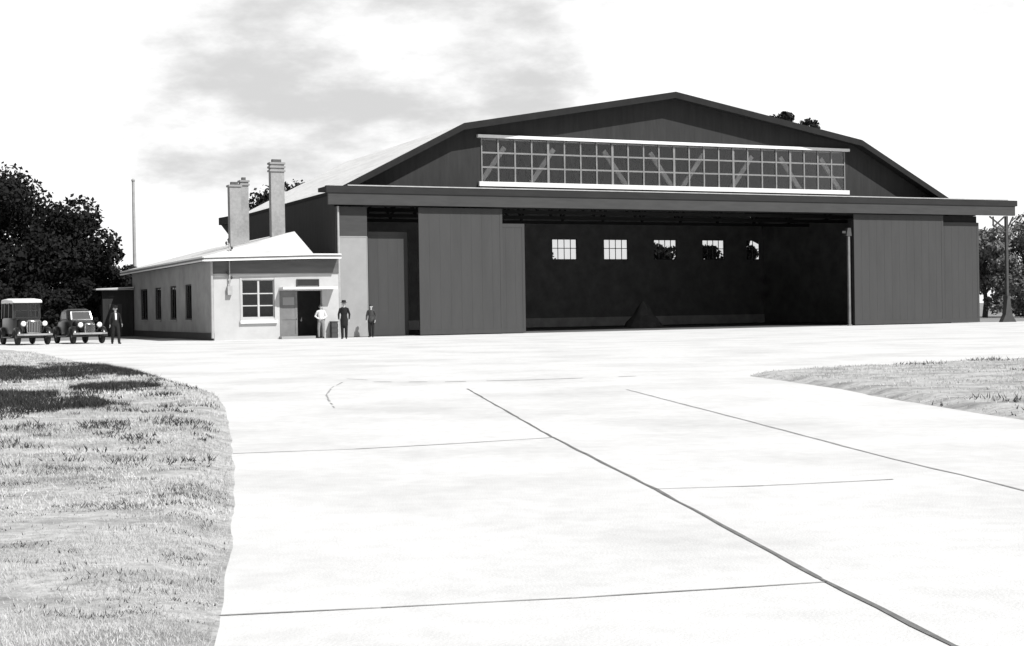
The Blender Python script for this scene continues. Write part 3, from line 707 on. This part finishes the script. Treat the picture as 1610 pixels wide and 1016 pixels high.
def car(name, x, y, rz, label, tall):
    c = empty(name, (x, y, .006), rz); tag(c, label, 'car', 'vintage cars parked at the left')
    wy = 1.38; wx = .70; wr = .39 if tall else .36
    for sx in (-1, 1):
        for sy in (-1, 1):
            we = empty('wheel', (sx * wx, sy * wy, wr)); we.parent = c
            MB().lathe([(wr - .10, -.06), (wr - .02, -.075), (wr, -.04), (wr, .04), (wr - .02, .075), (wr - .10, .06)], axis='x', n=24).build('tyre', MAT['tyre'], we, smooth=True)
            rm = MB().lathe([(.09, -.08), (.10, .08)], axis='x', n=14).lathe([(wr - .13, -.045), (wr - .10, -.05), (wr - .10, .05), (wr - .13, .045)], axis='x', n=24)
            for k in range(10):
                a = math.pi * 2 * k / 10; rm.bar((0, .08 * math.cos(a), .08 * math.sin(a)), (0, (wr - .12) * math.cos(a), (wr - .12) * math.sin(a)), .03)
            rm.build('rim', MAT['rim'], we)
    MB().bar((-wx, -wy, wr), (wx, -wy, wr), .07).bar((-wx, wy, wr), (wx, wy, wr), .07).bar((-.4, -1.7, .47), (-.4, 1.8, .47), .09).bar((.4, -1.7, .47), (.4, 1.8, .47), .09).build('chassis', MAT['carfender'], c)
    if tall:
        hood = MB().loft([rrect(-1.62, .34, .55, 1.16, .10), rrect(-1.1, .40, .55, 1.20, .12), rrect(-.55, .52, .55, 1.25, .12)])
        hood.build('bonnet', MAT['carblack'], c, smooth=True)
        body = MB().loft([rrect(-.548, .56, .5, 1.26, .10), rrect(-.3, .66, .5, 1.30, .08), rrect(.4, .69, .5, 1.32, .08), rrect(1.4, .69, .5, 1.32, .08), rrect(1.85, .62, .55, 1.30, .10)])
        bo = body.build('body', MAT['carblack'], c, smooth=True)
        for sx in (-1, 1):
            for yy, w in ((-.40, .07), (.45, .07), (1.3, .07), (1.78, .09)): MB().bar((sx * .63, yy, 1.27), (sx * .61, yy + (.04 if yy < 0 else -.03), 2.02), w).build('pillar', MAT['carblack'], c)
        MB().box(-.58, .58, -.43, -.37, 1.95, 2.02).box(-.58, .58, -.44, -.38, 1.29, 1.35).box(-.58, .58, -.44, -.39, 1.64, 1.67).box(-.58, -.53, -.44, -.39, 1.35, 1.95).box(.53, .58, -.44, -.39, 1.35, 1.95).build('windscreen_frame', MAT['carblack'], c)
        MB().box(-.58, .58, -.415, -.405, 1.35, 1.95).build('windscreen', MAT['smokeglass'], c)
        MB().box(-.60, .60, 1.70, 1.74, 1.28, 2.0).build('back_panel', MAT['carblack'], c)
        MB().loft([rrect(-.72, .66, 2.02, 2.10, .04, .03), rrect(-.45, .72, 2.02, 2.19, .09, .03), rrect(.6, .74, 2.03, 2.25, .12, .03), rrect(1.6, .72, 2.02, 2.21, .10, .03), rrect(1.88, .64, 2.0, 2.10, .05, .03)]).build('roof', MAT['canvas'], c, smooth=True)
        rad_z0, rad_z1, rad_x, ry = .55, 1.20, .34, -1.68; hl_z, hl_x = 1.02, .50
    else:
        hood = MB().loft([rrect(-1.72, .26, .50, 1.00, .14), rrect(-1.2, .36, .50, 1.06, .16), rrect(-.60, .50, .48, 1.12, .18)])
        hood.build('bonnet', MAT['carblack'], c, smooth=True)
        body = MB().loft([rrect(-.598, .54, .42, 1.13, .15), rrect(-.3, .66, .42, 1.16, .15), rrect(.4, .72, .42, 1.18, .15), rrect(1.2, .70, .42, 1.16, .18), rrect(1.75, .58, .45, 1.05, .22), rrect(2.05, .38, .5, .85, .16)])
        body.build('body', MAT['carblack'], c, smooth=True)
        cab = MB().loft([rrect(-.42, .56, 1.05, 1.16, .05, .04), rrect(-.14, .58, 1.05, 1.62, .14, .04), rrect(.3, .60, 1.05, 1.70, .18, .04), rrect(.9, .60, 1.05, 1.68, .18, .04), rrect(1.35, .54, 1.05, 1.52, .20, .04), rrect(1.75, .40, 1.0, 1.20, .09, .04)])
        cab.build('roof', MAT['carblack'], c, smooth=True)
        zz0, yy0, zz1, yy1 = 1.17, -.425, 1.56, -.205
        def wp(u, t, o=0): return (u, yy0 + (yy1 - yy0) * t - .03 - o, zz0 + (zz1 - zz0) * t)
        w = MB().add([wp(-.46, .04), wp(.46, .04), wp(.43, .96), wp(-.43, .96)], [(0, 1, 2, 3)]); w.build('windscreen', MAT['carglass'], c)
        wf = MB(); cn = [wp(-.50, 0, .012), wp(.50, 0, .012), wp(.46, 1, .012), wp(-.46, 1, .012)]
        for i in range(4): wf.bar(cn[i], cn[(i + 1) % 4], .055)
        wf.build('windscreen_frame', MAT['chrome'], c)
        for sx in (-1, 1):
            s = MB().add([(sx * .605, .0, 1.22), (sx * .615, .85, 1.22), (sx * .60, .80, 1.54), (sx * .595, .12, 1.54)], [(0, 1, 2, 3)]); s.build('side_window', MAT['carglass'], c)
        rad_z0, rad_z1, rad_x, ry = .48, 1.02, .25, -1.78; hl_z, hl_x = .92, .46
    gr = MB().loft([rrect(ry - .03, rad_x, rad_z0, rad_z1, .10), rrect(ry + .055, rad_x, rad_z0, rad_z1, .10)]); go = gr.build('radiator', MAT['chrome'], c, smooth=True)
    gl = MB().box(-rad_x + .05, rad_x - .05, ry - .045, ry - .033, rad_z0 + .06, rad_z1 - .09)
    gl.build('grille', MAT['carfender'], go)
    sl = MB()
    for k in range(-3, 4): sl.box(k * rad_x / 4.6 - .008, k * rad_x / 4.6 + .008, ry - .055, ry - .047, rad_z0 + .07, rad_z1 - .10)
    sl.build('grille_bar', MAT['chrome'], go)
    for sx in (-1, 1):
        h = MB().lathe([(.03, .26), (.09, .18), (.13, .06), (.14, 0)], (sx * hl_x, ry - .06, hl_z), 'y', 18).build('headlight', MAT['chrome'], c, smooth=True)
        MB().lathe([(.128, 0), (.10, -.025), (.03, -.04)], (sx * hl_x, ry - .062, hl_z), 'y', 18).build('lens', MAT['lamp'], h, smooth=True)
        MB().bar((sx * hl_x, ry + .06, hl_z - .1), (sx * (hl_x - .08), ry + .12, .62), .045).build('lamp_bracket', MAT['carfender'], c)
        fender(sx, -wy, .47, .30, 175, 15, MAT['carfender'], c, .71, (-.62, .40))
        fender(sx, wy, .47, .30, 170, 5, MAT['carfender'], c, .71)
        MB().box(sx * .60 - .0 if sx > 0 else -.85, .85 if sx > 0 else -.60, -.64, .92, .34, .39).build('running_board', MAT['carfender'], c)
    bz = .50
    bu = MB(); pts = [(-.82, -1.86), (-.55, -1.98), (0, -2.03), (.55, -1.98), (.82, -1.86)]
    for a, d in zip(pts[:-1], pts[1:]): bu.bar((a[0], a[1], bz), (d[0], d[1], bz), .09, .035)
    for sx in (-.4, .4): bu.bar((sx, -1.99, bz), (sx, -1.65, bz), .05)
    bu.build('bumper', MAT['chrome'], c)
    return c
p = at_ground(33, 542.5); car('touring_car', p.x, p.y + .6, math.radians(33), 'tall dark vintage car with flat white canvas roof', True)
p = at_ground(119, 540.5); car('saloon_car', p.x, p.y + .6, math.radians(33), 'rounded dark vintage saloon with bright windscreen frame', False)

# ------------------------------------------------------------------ people
def person(px, py, height, rz, label, pose, cloth, hat, group='people standing in front of the buildings', jacket=False, coat=False, front=False):
    """one continuous body grown from tapered limbs and fused by remeshing; clothing colours follow the limbs"""
    base = at_ground(px, py); root = empty('person', (base.x, base.y, .006), rz); tag(root, label, 'person', group)
    k = height / 1.80; segs = []
    def S(p, q, r0, r1, t, sx=1.0): segs.append((Vector(p) * k, Vector(q) * k, r0 * k, r1 * k, t, sx))
    st = pose.get('stride', .0); gap = pose.get('gap', .10)
    top = 'jacket' if jacket else 'shirt'
    for s_ in (-1, 1):
        fy = -s_ * st
        hip = (s_ * .09, 0, .93); knee = (s_ * (gap + .005), fy * .45 - .02, .50); ank = (s_ * gap, fy, .10)
        S(hip, knee, .102, .078, 'trousers'); S(knee, ank, .078, .064, 'trousers')
        S((ank[0], ank[1] + .04, .045), (ank[0] * 1.25, ank[1] - .17, .035), .045, .036, 'shoe')
        sh = (s_ * .18, .0, 1.425); el = pose.get('elbow', {}).get(s_, (.26, .03, 1.17)); wr = pose.get('wrist', {}).get(s_, (.25, -.07, .93))
        el = (s_ * el[0], el[1], el[2]); wr = (s_ * wr[0], wr[1], wr[2])
        S((s_ * .08, 0, 1.455), sh, .066, .056, top); S(sh, el, .057, .050, top); S(el, wr, .049, .038, top)
        d = (Vector(wr) - Vector(el)).normalized(); side = d.cross(Vector((s_, 0, 0)))
        if side.length < .2: side = Vector((0, 1, 0))
        side.normalize(); nrm = side.cross(d).normalized(); w = Vector(wr)
        pm = w + d * .085
        for o_ in (-.024, 0, .024): S(w + side * o_ * .7, pm + side * o_, .020, .016, 'skin')
        for i, (o_, ln) in enumerate(((-.034, .062), (-.012, .078), (.011, .085), (.033, .074))):
            b0 = pm + side * o_; b1 = b0 + d * ln * .55 + nrm * .008 * -s_; b2 = b1 + d * ln * .42 + nrm * .024 * -s_
            S(b0, b1, .0095, .009, 'skin'); S(b1, b2, .009, .0075, 'skin')
        th = w + d * .03 + side * .028; S(th, th + d * .035 + side * .03, .013, .011, 'skin'); S(th + d * .035 + side * .03, th + d * .072 + side * .038, .011, .009, 'skin')
    S((0, 0, .92), (0, 0, 1.02), .125, .12, 'trousers', 1.22)
    S((0, 0, 1.03), (0, .0, 1.22), .125, .125, top, 1.2); S((0, 0, 1.22), (0, .01, 1.40), .13, .12, top, 1.32)
    if jacket: S((0, 0, .92), (0, 0, 1.08), .140, .130, top, 1.22)
    if coat: S((0, .01, .66), (0, 0, .95), .150, .142, top, 1.24)
    if front: S((0, -.105, 1.18), (0, -.085, 1.43), .045, .05, 'shirt')
    S((0, .01, 1.42), (0, .0, 1.56), .06, .052, 'skin')
    S((0, .012, 1.70), (0, -.012, 1.655), .092, .078, 'skin', .92); S((0, -.03, 1.63), (0, -.045, 1.605), .052, .042, 'skin')
    S((0, -.098, 1.675), (0, -.112, 1.655), .010, .016, 'skin')
    for s_ in (-1, 1):
        S((s_ * .034, -.088, 1.69), (s_ * .034, -.0885, 1.69), .011, .011, 'eye'); S((s_ * .088, .015, 1.69), (s_ * .09, .012, 1.65), .018, .014, 'skin')
    S((-.02, -.088, 1.617), (.02, -.088, 1.617), .008, .008, 'lip')
    tmp = MB()
    for p, q, r0, r1, t, sx in segs:
        n0 = len(tmp.v); L = (q - p); 
        a = L.normalized() if L.length > 1e-4 else Vector((0, 0, 1)); e1 = a.orthogonal().normalized(); e2 = a.cross(e1); n = 14
        rings = []
        for ph in (-80, -50, -20, 0): rings.append((p + a * r0 * math.sin(math.radians(ph)), r0 * math.cos(math.radians(ph))))
        for ph in (0, 20, 50, 80): rings.append((q + a * r1 * math.sin(math.radians(ph)), r1 * math.cos(math.radians(ph))))
        tmp.loft([[tuple(c + (e1 * math.cos(x_) + e2 * math.sin(x_)) * r_) for x_ in [2 * math.pi * j / n for j in range(n)]] for c, r_ in rings])
        if sx != 1.0:
            for i in range(n0, len(tmp.v)): v = tmp.v[i]; tmp.v[i] = (v[0] * sx, v[1], v[2])
    to = tmp.build('body_source', MAT['skin'])
    md = to.modifiers.new('remesh', 'REMESH'); md.mode = 'VOXEL'; md.voxel_size = .0095 * k; md.use_smooth_shade = True
    sm = to.modifiers.new('smooth', 'SMOOTH'); sm.factor = .4; sm.iterations = 1
    dg = bpy.context.evaluated_depsgraph_get(); me = bpy.data.meshes.new_from_object(to.evaluated_get(dg)); me.name = 'body'
    old = to.data; bpy.data.objects.remove(to); bpy.data.meshes.remove(old)
    tags = list(cloth.keys()); me.materials.clear()
    for t in tags: me.materials.append(MAT[cloth[t]])
    n = len(me.polygons); ce = np.empty(n * 3, np.float32); me.polygons.foreach_get('center', ce); ce = ce.reshape(-1, 3)
    best = np.full(n, 1e9); mi = np.zeros(n, np.int32)
    for p, q, r0, r1, t, sx in segs:
        X = ce / np.array([sx, 1, 1]); a = np.array(p); d = np.array(q - p); t_ = np.clip(((X - a) @ d) / max(d @ d, 1e-9), 0, 1)
        ds = np.abs(np.linalg.norm(X - a - t_[:, None] * d, axis=1) - (r0 + (r1 - r0) * t_))
        u = ds < best; best[u] = ds[u]; mi[u] = tags.index(t)
    me.polygons.foreach_set('material_index', mi)
    bo = bpy.data.objects.new('body', me); C.objects.link(bo); bo.parent = root
    hz = 1.70 * k
    if hat:
        h = MB()
        if hat == 'cap': h.lathe([(.100 * k, 0), (.125 * k, .05 * k), (.11 * k, .09 * k), (.02, .105 * k)], (0, .005, hz + .035 * k), 'z', 20).loft([[(-.09 * k, -.07 * k, hz + .035 * k), (.09 * k, -.07 * k, hz + .035 * k), (.09 * k, -.07 * k, hz + .05 * k), (-.09 * k, -.07 * k, hz + .05 * k)], [(-.06 * k, -.16 * k, hz + .015 * k), (.06 * k, -.16 * k, hz + .015 * k), (.06 * k, -.16 * k, hz + .025 * k), (-.06 * k, -.16 * k, hz + .025 * k)]])
        else: h.lathe([(.17 * k, 0), (.165 * k, .012 * k), (.108 * k, .016 * k), (.105 * k, .09 * k), (.08 * k, .125 * k), (.02, .118 * k)], (0, 0, hz + .03 * k), 'z', 22)
        h.build('hat', MAT['darkcloth'], root, smooth=True)
    else:
        h = MB().ball((0, .018 * k, hz + .022 * k), .094 * k, .103 * k, .088 * k, 18, 10); h.build('hair', MAT['hair'], root, smooth=True)
    return root
base = dict(skin='skin', eye='eye', lip='lip', shoe='shoe')
FACE = ANG
person(505, 532, 1.74, FACE - .3, 'man in a white shirt and grey trousers by the office door', dict(gap=.12, elbow={1: (.30, .06, 1.18), -1: (.30, .06, 1.18)}, wrist={1: (.14, -.10, 1.05), -1: (.14, -.10, 1.05)}), dict(base, shirt='shirt', trousers='trousers'), None)
person(541.5, 533, 1.88, FACE - .4, 'tall figure in a long dark coat and hat by the pale panel', dict(gap=.09), dict(base, jacket='darkcloth', trousers='darkcloth'), 'hat', jacket=True, coat=True)
person(584, 530.5, 1.72, FACE - .6, 'bareheaded figure in dark clothes at the edge of hangar door', dict(gap=.10, stride=.05), dict(base, jacket='midcloth', trousers='darkcloth'), None, jacket=True)
person(182, 541, 1.78, FACE + .1, 'man in dark clothes and white shirt front walking by the cars', dict(gap=.11, stride=.20, wrist={1: (.27, -.14, .94), -1: (.25, .06, .93)}), dict(base, jacket='darkcloth', shirt='shirt', trousers='darkcloth'), 'cap', jacket=True, front=True)
